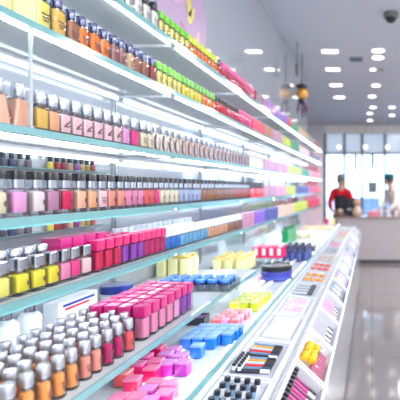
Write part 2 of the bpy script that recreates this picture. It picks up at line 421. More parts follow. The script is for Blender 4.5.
# ---- fourth shelf
run('D',-14,4,'perfume','cream','black',.056,4)
run('D',4,25,'perfume','orchid','black',.062)
run('D',25,44,'perfume','pearl','black',.060,4)
run('D',44,54,'perfume','mauve','black',.046)
run('D',54,73,'perfume','crimson','black',.066,4)
run('D',73,83,'perfume','peach','black',.044,4)
run('D',83,94,'perfume','apricot','black',.05,4)
run('D',94,104,'perfume','blush','black',.048,1)
run('D',104,122,'perfume','salmon','black',.048,4)
run('D',122,140,'perfume','pink','black',.048,4)
run('D',140,152,'perfume','coral','black',.05,4)
run('D',152,156,'perfume','hotpink','black',.046)
run('D',156,177,'perfume','cream','black',.05,4)
run('D',177,199,'perfume','lavender','black',.05,4)
run('D',199,216,'perfume','brownamber','black',.05)
run('D',216,232,'perfume','brown','black',.05)
run('D',232,246,'perfume','rust','black',.052)
run('D',246,262,'perfume','red','black',.055)
run('D',262,274,'carton','mauve','',.058)
run('D',274,284,'carton','pink','',.058)
run('D',284,294,'carton','lime','',.058)
run('D',294,308,'carton','navy','',.058)
run('D',308,321,'carton','crimson','',.058)
# ---- fifth shelf, front row
run('E',-14,9,'square','lemon','silver',.05)
run('E',9,57,'square','yellow','silver',.05,4)
run('E',57,66,'square','pink','silver',.046)
run('E',66,78,'square','hotpink','silver',.05)
run('E',78,90,'square','blush','silver',.05)
run('E',90,118,'tallcap','crimson','magenta',.045)
run('E',118,141,'tallcap','purple','magenta',.045)
run('E',141,162,'tallcap','magenta','magenta',.045)
run('E',163,178,'milkcap','blue','white',.047)
run('E',178,206,'milkcap','sky','white',.047)
run('E',206,226,'milkcap','apricot','white',.05)
run('E',226,240,'milkcap','brown','white',.05)
run('E',240,252,'carton','mauve','',.058)
run('E',252,262,'carton','violet','',.058)
run('E',262,276,'carton','navy','',.058)
run('E',276,292,'carton','peach','',.058)
run('E',292,306,'carton','lime','',.058)
run('E',306,321,'carton','crimson','',.058)
# ---- fifth shelf, back rows
run('E',-10,47,'perfume','amber','silver',.052,0,-.965,'back row of ')
run('E',100,126,'tallcap','hotpink','deeppink',.048,0,-.963,'back row of ')
run('E',50,99,'hotcarton','deeppink','',.056,0,-.985,'back row of ')
run('E',84,130,'carton','magenta','',.056,0,-1.05,'rearmost row of ')
run('E',128,192,'milkcap','sky','white',.05,0,-.965,'back row of ')
run('E',112,190,'perfume','lavender','white',.05,0,-1.03,'rearmost row of ')
# minis standing on slim rear ledges against the wall
for zi,(zl,nm) in enumerate(((1.566,'fourth'),(1.352,'fifth'))):
    a,b=yat(-10,-1.115),yat(104,-1.115)
    t=tag(empty('wall_ledge_shelf',(WX,(a+b)/2,zl)),f'narrow glass ledge on the wall above the {nm} shelf','ledge')
    M().box(.001,.036,-(b-a)/2,(b-a)/2,-.005,0).build('glass_sheet',SHEET,t,False)
    M().box(.036,.038,-(b-a)/2,(b-a)/2,-.005,0).build('polished_edge',EDGE,t,False)
    Y=a+.02; i=0
    cols=[(70,62,84),(90,88,104),(74,80,110),(150,140,150),(120,110,120),None,None,(214,200,90),(170,60,70),(150,70,80),(196,170,130),(140,80,150),(190,160,120),(160,150,90),(170,90,90),None]
    cn=['dark plum','dull grey','slate','pale grey','dark grey','','','yellow','brick','dark red','sand','dull purple','light tan','olive','dusty red','']
    while Y<b-.015 and i<len(cols):
        c=cols[i]; i+=1
        if c is None: Y+=(b-a-.02)/16; continue
        r=tag(empty('polish_bottle',(WX+.018,Y,zl)),f'tiny {cn[i-1]} bottle with black cap on the narrow ledge above the {nm} shelf','bottle','tiny bottles on the wall ledges')
        M().lathe([(.010,0),(.011,.002),(.011,.022),(.006,.026)],12).build('bottle_body',plastic(c),r)
        M().lathe([(.007,.026),(.0065,.045),(.005,.047)],10).build('cap',BLACK,r)
        Y+=(b-a-.02)/16

# ------------------------------------------------------------------ low shelf with testers
ZF,XFF=1.04,-.65
pane('low_glass_shelf',XFF,ZF,.42,2.55,'low clear glass shelf carrying the orange testers and pink capped bottles',False,WX+.012)
for i,y in enumerate((.5,1.5,2.5)):
    t=tag(empty('shelf_support',(-.76,y,.9405)),f'small clear block holding up the low glass shelf, {ordn(i+1)} from the near end','support','shelf support blocks')
    M().rbox(.03,.03,0,ZF-TH-.0005-.9405,.004,.001).build('block',ACRYL,t)
n=0
tcol=[(1.30,'orange'),(1.34,'apricot'),(1.42,'magenta'),(9,'crimson')]
for ri,X in enumerate((-.69,-.737,-.784,-.831,-.878)):
    i=0; Y=.80+ (ri%2)*.018
    while Y<(1.315 if ri else 1.30)+ri*.035:
        i+=1
        if ri==0: c='tangerine' if Y<1.06 else 'salmon' if Y<1.17 else 'magenta' if Y<1.24 else 'coral'
        elif ri==1: c='tangerine' if Y<1.12 else 'coral' if Y<1.25 else 'pink'
        elif ri==2: c='tangerine' if Y<1.05 else 'salmon' if Y<1.2 else 'crimson'
        else: c=('apricot','pearl')[ri-3] if Y<1.15 else ('crimson','pink')[ri-3]
        if (X/Y)*F+VX>-12 or True:
            place('vial',c,'silver',(X+R.uniform(-.003,.003),Y+R.uniform(-.003,.003),ZF),R.uniform(-.3,.3),
              f"{nice(c)} tester with silver cap, {ordn(i)} along the {ordn(ri+1)} row from the glass edge",'tester bottles on the low shelf',False,1)
        Y+=.047
# pink capped bottles: four columns
for ci,X in enumerate((-.70,-.746,-.792,-.838)):
    for i in range(7):
        Y=1.37+i*.054+(.01 if ci>1 else 0)
        c=('pink' if ci<2 else 'crimson') if i<4 else ('orchid' if i<5 else 'purple')
        place('tallcap',c,'deeppink',(X,Y,ZF),R.uniform(-.04,.04),f"{nice(c)} bottle with deep pink cap, {ordn(i+1)} in the {ordn(ci+1)} column from the glass edge",'deep pink capped bottles on the low shelf',False)
# clear tray of navy jars with blue lids, behind them
def tray(name,cx,cy,z,dx,dy,h,label,mat=ACRYL,th=.004):
    t=tag(empty(name,(cx,cy,z)),label,'tray')
    M().box(-dx/2,dx/2,-dy/2,dy/2,0,th).build('tray_floor',mat,t,False)
    f=M(); f.box(-dx/2,dx/2,-dy/2,-dy/2+th,th,h).box(-dx/2,dx/2,dy/2-th,dy/2,th,h).box(-dx/2,-dx/2+th,-dy/2+th,dy/2-th,th,h).box(dx/2-th,dx/2,-dy/2+th,dy/2-th,th,h)
    f.build('tray_rim',mat,t,False); return t
tray('acrylic_tray',-.80,2.08,ZF,.34,.17,.03,'clear acrylic tray holding rows of navy jars with blue lids')
n=0
for rj in range(3):
    for i in range(6):
        X=-.935+i*.054; Y=2.028+rj*.052
        r=tag(empty('cream_jar',(X,Y,ZF+.004)),f'navy cream jar with blue lid, {ordn(i+1)} along the {ordn(rj+1)} row of the clear tray','jar','navy jars with blue lids')
        M().lathe([(.019,0),(.021,.003),(.021,.028),(.018,.031)],14).build('jar_body',plastic((28,36,84)),r)
        M().lathe([(.0215,.031),(.0215,.042),(.020,.044)],14).build('lid',plastic((40,120,220)),r)
        M().box(.0205,.0213,-.008,.008,.009,.020).build('label_patch',WHITE,r,False)
# cream bottles behind the jar tray
for gi,(X0,Y0,nx,ny,nm) in enumerate(((-1.05,2.45,5,2,'group beside the wall'),(-.92,2.78,4,2,'group behind the navy jars'))):
    pass
# ------------------------------------------------------------------ counter under the shelves
ZG=.94; XG=-.473; Y0c,Y1c=.62,7.0
ctr=tag(empty('display_counter',(-.8,(Y0c+Y1c)/2,0)),'long white counter with glass-topped deck running under the wall shelves','counter')
off=(-.8,(Y0c+Y1c)/2)
def cbox(name,x0,x1,y0,y1,z0,z1,mat): return M().box(x0-off[0],x1-off[0],y0-off[1],y1-off[1],z0,z1).build(name,mat,ctr,False)
deckm=pr('white_lit_deck',(222,232,240),.16,0,.5,.5,(3,.02))
cbox('deck',WX+.004,XG,Y0c,Y1c,ZG-.03,ZG,deckm)
cbox('carcass',WX+.004,-.30,Y0c,Y1c,.1,.86,WHITE)
# sloped tray bed, one prism
m=M(); pr_=[(-.473,.905),(-.30,.885),(-.182,.775),(-.182,.70),(-.30,.70),(-.473,.70)]
m.loft([[ (x-off[0],y-off[1],z) for x,z in pr_] for y in (Y0c,Y1c)]); m.build('tray_bed',pr('satin_white_bed',(206,208,212),.3),ctr,False)
cbox('front_panel',-.2995,-.195,Y0c,Y1c,.1,.6995,pr('grey_white_panel',(186,186,193),.2,0,.5))
cbox('plinth',-1.1,-.21,Y0c,Y1c,0,.0995,pr('dark_plinth',(90,88,94),.4))
cbox('glass_lip',XG-.006,XG-.0005,Y0c,Y1c,ZG+.0005,ZG+.022,EDGE)
for i,(X,wd) in enumerate(((-.60,.010),(-.655,.006),(-.505,.008))):
    cbox('light_line',X-wd/2,X+wd/2,Y0c+.02,Y1c-.02,ZG+.0002,ZG+.0022,LEDW)
# boxes standing on the deck
BT=.041
PINKS=[(158,346,'raspberry'),(174,348,'fuchsia'),(166,353,'fuchsia'),(180,355,'fuchsia'),(168,362,'fuchsia'),(183,361,'fuchsia'),(156,360,'raspberry'),(152,367,'raspberry'),(145,355,'cerise'),(139,363,'cerise'),
 (124,371,'coral'),(133,378,'raspberry'),(155,381,'raspberry'),(148,388,'fuchsia'),(168,383,'cerise'),(164,392,'cerise'),(134,395,'raspberry'),(122,396,'raspberry'),(148,400,'fuchsia'),(136,406,'coral')]
def put(px,py,c,grp,ph,z=ZG,style='cube',sc=1,dl=None):
    X,Y=at(px,py,z+BT*sc)
    r=place(style,c,'',(X,Y,z),R.uniform(-.06,.06),ph,grp); r.scale=(sc,sc,sc); return X,Y
def spread(pts,minx,miny):
    """push overlapping box positions apart in plan"""
    for _ in range(200):
        for a in range(len(pts)):
            for b in range(a):
                dx=pts[a][0]-pts[b][0]; dy=pts[a][1]-pts[b][1]
                if abs(dx)<minx and abs(dy)<miny:
                    if minx-abs(dx)<miny-abs(dy):
                        s=(minx-abs(dx))/2*(1 if dx>=0 else -1); pts[a][0]+=s; pts[b][0]-=s
                    else:
                        s=(miny-abs(dy))/2*(1 if dy>=0 else -1); pts[a][1]+=s; pts[b][1]-=s
    return pts
pp=spread([[*at(px,py,ZG+BT),c] for px,py,c in PINKS],0.041,0.041)
order={}
for X,Y,c in sorted(pp,key=lambda p:p[1]):
    order[c]=order.get(c,0)+1
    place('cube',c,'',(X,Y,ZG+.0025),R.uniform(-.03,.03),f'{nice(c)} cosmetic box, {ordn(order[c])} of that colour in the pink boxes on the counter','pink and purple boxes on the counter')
# blue boxes
k=0
X0,Ya=at(187,336.5,ZG+BT)
for j in range(4):
    for i in range(4):
        if j==0 and i==3: continue
        k+=1; X=X0+i*.042+j*.004; Y=Ya+j*.043
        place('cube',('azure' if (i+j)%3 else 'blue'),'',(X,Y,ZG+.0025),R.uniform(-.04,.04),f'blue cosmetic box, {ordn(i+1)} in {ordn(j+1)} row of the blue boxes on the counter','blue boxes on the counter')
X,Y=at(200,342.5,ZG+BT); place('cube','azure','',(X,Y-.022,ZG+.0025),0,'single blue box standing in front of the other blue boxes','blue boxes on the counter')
# dark box behind
X,Y=at(195,320,ZG+.03); t=tag(empty('open_box',(X-.01,Y+.05,ZG+.0025)),'dark charcoal open box of purple sachets behind the blue boxes','box')
M().box(-.04,.04,-.03,.03,0,.004).build('box_floor',pr('charcoal',(52,54,66),.4),t,False)
m=M(); m.box(-.04,.04,-.03,-.027,.004,.03).box(-.04,.04,.027,.03,.004,.034).box(-.04,-.037,-.027,.027,.004,.034).box(.037,.04,-.027,.027,.004,.034); m.build('box_wall',pr('charcoal',(52,54,66),.4),t,False)
for i in range(3): M().rbox(.018,.046,.005,.03,.002,.001,-.024+i*.024).build('sachet',plastic((150,100,170)),t)
# pink small boxes, lime boxes
X0,Ya=at(214,320,ZG+.03)
for j in range(4):
    for i in range(3):
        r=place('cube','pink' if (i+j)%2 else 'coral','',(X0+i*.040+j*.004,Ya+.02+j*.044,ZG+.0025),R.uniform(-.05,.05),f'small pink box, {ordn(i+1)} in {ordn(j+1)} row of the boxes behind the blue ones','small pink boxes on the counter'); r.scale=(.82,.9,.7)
X0,Ya=at(234,302,ZG+.04)
for j in range(4):
    for i in range(3):
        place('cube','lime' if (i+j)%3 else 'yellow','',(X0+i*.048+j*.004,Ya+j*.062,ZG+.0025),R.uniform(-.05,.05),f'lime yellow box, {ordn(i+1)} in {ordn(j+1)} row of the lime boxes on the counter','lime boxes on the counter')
# pale yellow bottles in a clear tray on the deck, and by the wall
tray('acrylic_tray',-.92,3.02,ZG+.0025,.27,.34,.035,'clear acrylic tray holding pale yellow bottles with gold caps')
for grp,xs_,ys_,z,nm in (('tray',(-.995,-.92,-.845),(2.90,2.985,3.07,3.15),ZG+.0065,'clear tray'),('wall',(-1.095,-1.035,-.975),(2.36,2.44),ZF,'group behind the navy jars')):
    for j,Y in enumerate(ys_):
        for i,X in enumerate(xs_):
            r=tag(empty('cream_bottle',(X,Y,z)),f'pale yellow gold-capped bottle, {ordn(i+1)} in {ordn(j+1)} row of the {nm}','bottle',f'pale yellow bottles in the {nm}')
            M().rbox(.048,.056,0,.092,.004,.002).build('bottle_body',plastic((246,240,178)),r); M().rbox(.040,.046,.092,.108,.004,.002).build('cap',plastic((232,206,110)),r)
# crimson boxes standing in a clear tray
for i in range(4):
    X=-.84+i*.055; Y=3.34
    r=tag(empty('gift_box',(X,Y,ZG+.0025)),f'tall hot pink gift box, {ordn(i+1)} beside the big blue jar','box','tall hot pink gift boxes')
    M().rbox(.05,.16,0,.05,.002,.001).build('sleeve',ACRYL,r); M().rbox(.05,.16,.05,.13,.002,.001).build('box_body',plastic((232,20,96)),r); M().box(-.012,.012,-.0808,-.08,.07,.12).build('white_label',WHITE,r,False)
# big round blue jar with black lid
X,Y=-.585,2.76; r=tag(empty('cream_tub',(X,Y,ZG+.0025)),'big round violet blue tub with black lid on the counter','tub')
M().lathe([(.085,0),(.095,.006),(.095,.016),(.09,.02),(.09,.026),(.095,.03),(.095,.05),(.088,.056)],32).build('tub_body',liquid((96,104,200),.3),r)
M().lathe([(.088,.056),(.094,.058),(.094,.084),(.088,.088),(.084,.084),(.02,.083)],32).build('lid',BLACK,r)
M().lathe([(.0955,.034),(.0958,.036),(.0958,.044),(.0955,.046)],32).build('label_band',plastic((52,44,150)),r)
# clear bottles with blue contents behind the tub
for j in range(3):
    for i in range(4):
        X=-.66+i*.052; Y=3.42+j*.1
        r=tag(empty('lotion_jar',(X,Y,ZG+.0025)),f'clear blue lotion jar with dark cap, {ordn(i+1)} in {ordn(j+1)} row behind the violet tub','jar','clear blue jars behind the tub')
        M().lathe([(.02,0),(.023,.004),(.023,.07),(.016,.082)],14).build('glass_body',GLASS,r); M().lathe([(.017,.006),(.0205,.008),(.0205,.06),(.016,.066)],14).build('liquid',liquid((90,110,190)),r)
        M().lathe([(.017,.082),(.017,.118),(.015,.12)],14).build('cap',plastic((60,64,96)),r)
tray('dark_tray',-.70,3.98,ZG+.0025,.40,.12,.05,'dark tray standing behind the clear blue jars',pr('slate_tray',(70,76,92),.4))
for i in range(7):
    X=-.868+i*.056; r=tag(empty('soap_box',(X,3.98,ZG+.0068)),f'cream soap box, {ordn(i+1)} in the dark tray behind the blue jars','box','cream soap boxes in the dark tray')
    M().rbox(.05,.09,0,.055,.002,.001).build('box_body',plastic((236,226,204)),r); M().rbox(.05,.09,.0555,.062,.002,.001).build('box_lid',plastic((250,246,236)),r)
for i in range(4):
    X=-1.02+i*.0; Y=4.5+i*.13
    r=tag(empty('bath_bottle',(-.86,Y,ZG+.0025)),f'emerald green bath bottle, {ordn(i+1)} in the row under the fifth shelf','bottle','emerald bath bottles')
    M().rbox(.07,.1,0,.14,.01,.003).build('bottle_body',plastic((10,140,80)),r); M().rbox(.04,.05,.14,.17,.006,.002).build('cap',plastic((8,110,64)),r)
fardeck=[('cream',5.1),('white',5.35),('coral',5.6),('yellow',5.85),('peach',6.1),('plum',6.35)]
for j,(c,Y) in enumerate(fardeck):
    for i in range(4):
        r=tag(empty('far_gift_box' if False else 'gift_box',(-.86+i*.1,Y,ZG+.0025)),f'{nice(c)} flat gift box, {ordn(i+1)} across the counter at its far end','box','flat gift boxes at the far end of the counter')
        M().rbox(.085,.16,0,.035,.003,.001).build('box_body',plastic(C[c]),r); M().rbox(.087,.162,.0355,.046,.003,.001).build('box_lid',plastic(tuple(int(v*.6+100) for v in C[c])),r)
# pale risers under the fifth shelf
t=tag(empty('acrylic_riser',(-1.0,1.5,ZF)),'white acrylic block with blue and red printed lines behind the testers','display block')
M().rbox(.05,.20,0,.10,.004,.002).build('block',FROST,t)
m=M(); m.box(.0252,.0258,-.08,.08,.082,.09); m.build('blue_print',plastic((40,60,170)),t,False)
m=M(); m.box(.0252,.0258,-.07,.05,.070,.077); m.build('red_print',plastic((220,50,80)),t,False)
for i in range(4):
    t=tag(empty('pump_bottle',(-1.0,1.06+i*.085,ZF)),f'white frosted bottle, {ordn(i+1)} along the wall behind the testers','bottle','white frosted bottles')
    M().lathe([(.026,0),(.03,.004),(.03,.085),(.022,.096),(.012,.10)],18).build('bottle_body',FROST,t); M().lathe([(.014,.10),(.014,.125),(.012,.127)],14).build('cap',CHROME,t)
r=tag(empty('cream_jar',(-1.0,1.76,ZF)),'wide white jar with navy lid behind the pink capped bottles','jar')
M().lathe([(.05,0),(.055,.004),(.055,.05),(.05,.054)],24).build('jar_body',FROST,r); M().lathe([(.057,.054),(.057,.08),(.053,.084)],24).build('lid',plastic((30,50,130)),r)

# ------------------------------------------------------------------ trays of the sloped front
def slope_obj(m, x0,z0,x1,z1):
    """map local (u across, v along Y, n normal) onto the sloped bed"""
    a=Vector((x1-x0,0,z1-z0)); L=a.length; a.normalize(); nrm=Vector((-a.z,0,a.x))
    return Matrix(((a.x,0,nrm.x,x0),(0,1,0,0),(a.z,0,nrm.z,z0),(0,0,0,1))),L
M1,L1=slope_obj(None,-.470,.9055,-.303,.8858)
M2,L2=slope_obj(None,-.297,.8848,-.184,.7792)
TRW=pr('white_tray_rim',(214,216,220),.22,0,.4); TRF=pr('pale_tray_floor',(172,170,182),.4)
def open_tray(name,Mx,L,y0,y1,h,label,floor=TRF):
    t=tag(empty(name,(0,0,0)),label,'tray'); t.matrix_world=Mx@Matrix.Translation((0,(y0+y1)/2,0)); d=(y1-y0)/2
    M().box(.014,L-.014,-d+.014,d-.014,.0005,.003).build('tray_floor',floor,t,False)
    m=M(); m.box(.002,L-.002,-d,-d+.014,.0005,h).box(.002,L-.002,d-.014,d,.0005,h).box(.002,.014,-d+.014,d-.014,.0005,h).box(L-.014,L-.002,-d+.014,d-.014,.0005,h)
    m.build('tray_rim',TRW,t,False); return t
def stick(name,Mx,u0,v0,u1,v1,y,rad,body,tip,label,group,h=.008,cat='pencil'):
    t=tag(empty(name),label,cat,group); t.matrix_world=Mx@Matrix.Translation((u0,y+v0,h)); d=Vector((u1-u0,v1-v0,0)); e=d*.72
    M().tube([(0,0,0),tuple(e)],rad,8).build('barrel',body,t); M().tube([tuple(e),tuple(d)],rad*1.08,8).build('cap',tip,t)
    return t
def upright(Mx,u,y,rad,hh,cols,label,group,h0=.003):
    t=tag(empty('mascara_tube'),label,'tube',group); t.matrix_world=Mx@Matrix.Translation((u,y,h0))
    M().lathe([(rad,0),(rad,hh*.6)],10).build('tube_body',plastic(cols[0]),t); M().lathe([(rad*1.05,hh*.6),(rad*1.05,hh*.97),(rad*.9,hh)],10).build('cap',plastic(cols[1]),t)
B=[1.02,1.40,1.75,2.10,2.45,2.82,3.2,3.6,4.05,4.5,5.0,5.6,6.3,6.95]
desc=['black tipped mascara tubes','coloured brushes','pale pink palette','rosy palette','dark brushes','orange compacts','red compacts','beige compacts','grey compacts','pink compacts','cream compacts','peach compacts','white compacts']
for i in range(13):
    y0,y1=B[i]+.004,B[i+1]-.004; yc=(y0+y1)/2
    open_tray('display_tray',M1,L1,y0,y1,.012,f'white flat tray of {desc[i]}, {ordn(i+1)} tray from the near end')
    if i==0:
        for a in range(4):
            for b in range(7): upright(M1,.035+a*.03,y0+.05+b*.045,.009,.034,((225,228,232),(24,26,40)) if (a+b)%2 else ((110,150,180),(24,26,40)),f'short mascara tube with black cap, {ordn(a*7+b+1)} in the near mascara tray','mascara tubes standing in the near tray')
    elif i==1:
        cs=[((40,44,60),(230,230,232)),((96,124,150),(60,70,90)),((200,44,60),(40,40,50)),((180,196,210),(50,56,70)),((206,150,60),(60,50,40)),((110,140,170),(40,44,60))]
        nm=['black','slate blue','red','pale grey','gold','steel blue']
        for b in range(12):
            q=b%6; stick('makeup_brush',M1,.028,-.125+b*.022,.135,-.105+b*.02,yc,.0065,plastic(cs[q][0]),plastic(cs[q][1]),f'{nm[q]} makeup brush, {ordn(b//6+1)} of that colour lying in the brush tray','makeup brushes in the tray',.010,'brush')
        for a in range(2):
            for b in range(6): upright(M1,.027+a*.018,y0+.028+b*.012*1.6,.006,.022,((235,236,240),(30,32,40)),f'short white tube with black cap, {ordn(a*6+b+1)} beside the brushes','short tubes beside the brushes',.02)
    elif i in (2,3):
        for b in range(2):
            t=tag(empty('powder_palette'),f"{'pale pink' if i==2 else 'rosy'} powder palette, {ordn(b+1)} in its white tray",'palette'); t.matrix_world=M1@Matrix.Translation((L1/2,yc-.07+b*.14,.0035))
            M().rbox(.11,.12,0,.008,.004,.001).build('case',WHITE,t); M().rbox(.09,.10,.0082,.010,.004,.0005).build('powder',plastic((236,206,220) if i==2 else (226,170,196),.5),t)
    elif i==4:
        for b in range(7): stick('makeup_brush',M1,.03,-.11+b*.034,.13,-.09+b*.034,yc,.007,plastic((110,112,120) if b%2 else (190,196,204)),plastic((60,62,70)),f'grey makeup brush, {ordn(b+1)} in the tray next to the orange compacts','grey brushes',.011,'brush')
    else:
        cc=[(250,160,20),(236,84,40),(220,196,170),(160,160,170),(236,150,180),(240,226,200),(248,190,160),(236,236,240)][i-5]
        for a in range(3):
            for b in range(2):
                t=tag(empty('powder_compact'),f'round compact, {ordn(a*2+b+1)} in the white tray of {desc[i]}','compact',f'{desc[i]} in the tray'); t.matrix_world=M1@Matrix.Translation((.04+a*.044,yc-(y1-y0)*.2+b*(y1-y0)*.4,.0035))
                M().lathe([(.019,0),(.02,.003),(.02,.012),(.017,.015)],16).build('compact_case',plastic(cc),t); M().lathe([(.014,.015),(.013,.017),(.004,.0175)],12).build('mirror_dot',CHROME,t)
# steep bins
BD=['magenta pencils','magenta pencils','yellow puffs and maroon cartons','grey tubes','pink sachets','dark boxes','purple boxes','grey boxes','rose boxes','slate boxes','lilac boxes','pale boxes','grey cartons']
binfl=pr('grey_bin_floor',(176,172,182),.4)
BB=[.86,1.2,1.55,1.9,2.25,2.62,3.0,3.4,3.85,4.3,4.8,5.4,6.1,6.95]
for i in range(13):
    y0,y1=BB[i]+.006,BB[i+1]-.006; yc=(y0+y1)/2
    open_tray('display_bin',M2,L2,y0,y1,.042,f'white steep bin of {BD[i]}, {ordn(i+1)} bin from the near end',binfl if i!=2 else pr('cream_bin_floor',(226,216,206),.4))
    if i in (0,1):
        for b in range(11): stick('lip_pencil',M2,.022,-.13+b*.026,.132,-.13+b*.026+.006,yc,.0075,plastic((190,30,120) if b%2 else (120,30,90)),plastic((240,238,242) if b%2 else (40,36,44)),f'magenta lip pencil, {ordn(b+1)} in the {ordn(i+1)} steep bin','magenta lip pencils',.013)
        for b in range(9):
            t=tag(empty('lip_balm'),f'black and white striped lip balm, {ordn(b+1)} along the top of the {ordn(i+1)} bin','lip balm','striped lip balms'); t.matrix_world=M2@Matrix.Translation((.026,yc-.12+b*.03,.0215))
            M().lathe([(.008,0),(.008,.014)],10).build('tube_body',WHITE,t); M().lathe([(.0083,.014),(.0083,.024)],10).build('cap',BLACK,t)
    elif i==2:
        for b in range(6):
            t=tag(empty('bath_puff'),f'round yellow puff, {ordn(b+1)} in the heap of the steep bin','puff','yellow puffs'); t.matrix_world=M2@Matrix.Translation((.04+.028*(b%2),yc-.06+b//2*.05+.012*(b%2),.028+.004*(b%3)))
            m=M(); m.loft([[( (.017+.003*math.sin(5*2*math.pi*k/20+b))*math.sin(math.pi*q/8)*math.cos(2*math.pi*k/20),(.017+.003*math.sin(5*2*math.pi*k/20))*math.sin(math.pi*q/8)*math.sin(2*math.pi*k/20),-.02*math.cos(math.pi*q/8)) for k in range(20)] for q in range(1,8)]); m.build('puff_body',pr('yellow_puff',(250,186,40),.6,0,0,.3,(60,.2),.4),t)
            M().tube([(0,0,.019),(.004,.006,.026),(0,.010,.020)],.0012,6).build('loop',plastic((250,224,120)),t)
        for b in range(3):
            t=tag(empty('soap_carton'),f'maroon pink carton, {ordn(b+1)} in the bin below the yellow puffs','box','maroon cartons'); t.matrix_world=M2@Matrix.Translation((.108,yc-.085+b*.072,.0035)); M().rbox(.05,.066,0,.022,.002,.001).build('box_body',plastic((190,90,120)),t); M().rbox(.044,.058,.0222,.024,.002,.0005).build('front_label',plastic((150,50,90)),t)
        t=tag(empty('hand_mirror'),'white and silver hand mirror beside the yellow puffs','hand mirror'); t.matrix_world=M2@Matrix.Translation((.088,yc+.075+.04,.032)); 
        M().tube([(.02*math.cos(a),.026*math.sin(a),0) for a in [2*math.pi*q/16 for q in range(17)]],.004,6).build('rim',WHITE,t); M().tube([(0,-.028,0),(-.004,-.075,0)],.005,6).build('handle',CHROME,t); M().lathe([(.018,-.002),(.018,.001)],16).build('glass_face',CHROME,t)
    elif i in(3,4):
        for b in range(8): stick('slim_tube',M2,.022,-.11+b*.03,.13,-.11+b*.03,yc,.008,plastic((170,166,176) if i==3 else (214,150,190)),plastic((70,66,78) if b%2 else (236,236,240)),f"{'grey' if i==3 else 'pink'} slim tube, {ordn(b+1)} in its steep bin",f"{'grey' if i==3 else 'pink'} slim tubes",.014,'tube')
    else:
        cc=[(90,84,96),(150,110,170),(150,150,160),(200,140,160),(100,110,130),(190,170,210),(220,220,228),(160,164,176)][i-5]
        nb=3
        for b in range(nb):
            t=tag(empty('refill_box'),f'refill box, {ordn(b+1)} in the steep bin of {BD[i]}','box',f'{BD[i]} in the steep bin'); t.matrix_world=M2@Matrix.Translation((L2/2,yc+(b-1)*(y1-y0)*.29,.0035))
            M().rbox(.11,(y1-y0)*.26,0,.024,.003,.001).build('box_body',plastic(cc),t); M().rbox(.06,(y1-y0)*.18,.0242,.0255,.002,.0004).build('front_label',plastic(tuple(min(255,int(v*.4+150)) for v in cc)),t)

# ------------------------------------------------------------------ decorations on the wall
Y=2.72; t=tag(empty('flower_picture',(WX+.002,Y,2.56)),'round lilac poster with yellow and pink petals on the grey wall','poster')
M().loft([[(x,.36*math.cos(2*math.pi*k/40),.33*math.sin(2*math.pi*k/40)) for k in range(40)] for x in (0,.004)]).build('lilac_disc',pr('lilac_print',(188,160,192),.3),t)
def petal(cy,cz,l,wd,ang,mat,nm):
    pts=[]
    for k in range(16):
        a=2*math.pi*k/16; u=l*math.cos(a); v=wd*math.sin(a)*(1-.35*math.cos(a)); pts.append((cy+u*math.cos(ang)-v*math.sin(ang),cz+u*math.sin(ang)+v*math.cos(ang)))
    M().loft([[(x,y,z) for y,z in pts] for x in (.0045,.0065)]).build(nm,mat,t)
petal(.05,.10,.10,.035,1.9,plastic((222,200,90)),'yellow_petal'); petal(.10,.02,.08,.03,.9,plastic((230,214,120)),'yellow_petal')
petal(.2,-.10,.07,.03,1.2,plastic((236,190,190)),'pink_petal'); petal(-.1,.05,.09,.035,.3,plastic((214,170,204)),'pink_petal'); petal(.0,-.12,.07,.028,2.4,plastic((200,130,180)),'pink_petal')
# hanging ornament above the far shelves
Y=6.55; t=tag(empty('hanging_lantern',(-1.02,Y,2.52)),'dark hanging lantern with a gold globe above the far top shelf','lantern')
M().lathe([(.05+.0,.28),(.075,.30),(.088,.35),(.075,.40),(.05,.42)],18).build('gold_globe',pr('gold_glass',(236,170,80),.2,.3),t)
m=M(); m.lathe([(.02,.42),(.09,.44),(.09,.47),(.02,.50)],18); m.build('top_cap',pr('dark_bronze',(58,50,64),.4),t)
M().lathe([(.03,.2),(.055,.22),(.055,.265),(.03,.279)],18).build('base_cup',pr('dark_bronze',(58,50,64),.4),t)
M().tube([(0,0,.5),(0,0,CEIL-2.52)],.008,6).build('chain',pr('dark_bronze',(58,50,64),.4),t)
for i,(dx,dy,l) in enumerate(((-.05,-.03,.16),(.05,.0,.2),(.0,.05,.22),(.06,.06,.12))): M().tube([(dx*.8,dy*.8,.21),(dx,dy,.21-l*.5),(dx*1.1,dy,.21-l)],[.012,.018,.006],8).build('tassel',pr('purple_tassel',(96,44,90),.7),t)
t=tag(empty('hanging_plaque',(-1.0,6.0,3.0)),'small dark square plaque hanging beside the gold lantern','plaque')
M().rbox(.02,.16,0,.14,.01,.003).build('board',pr('dark_plaque',(70,66,80),.5),t); M().tube([(0,0,.14),(0,0,CEIL-3.0)],.006,6).build('rod',pr('dark_bronze',(58,50,64),.4),t)

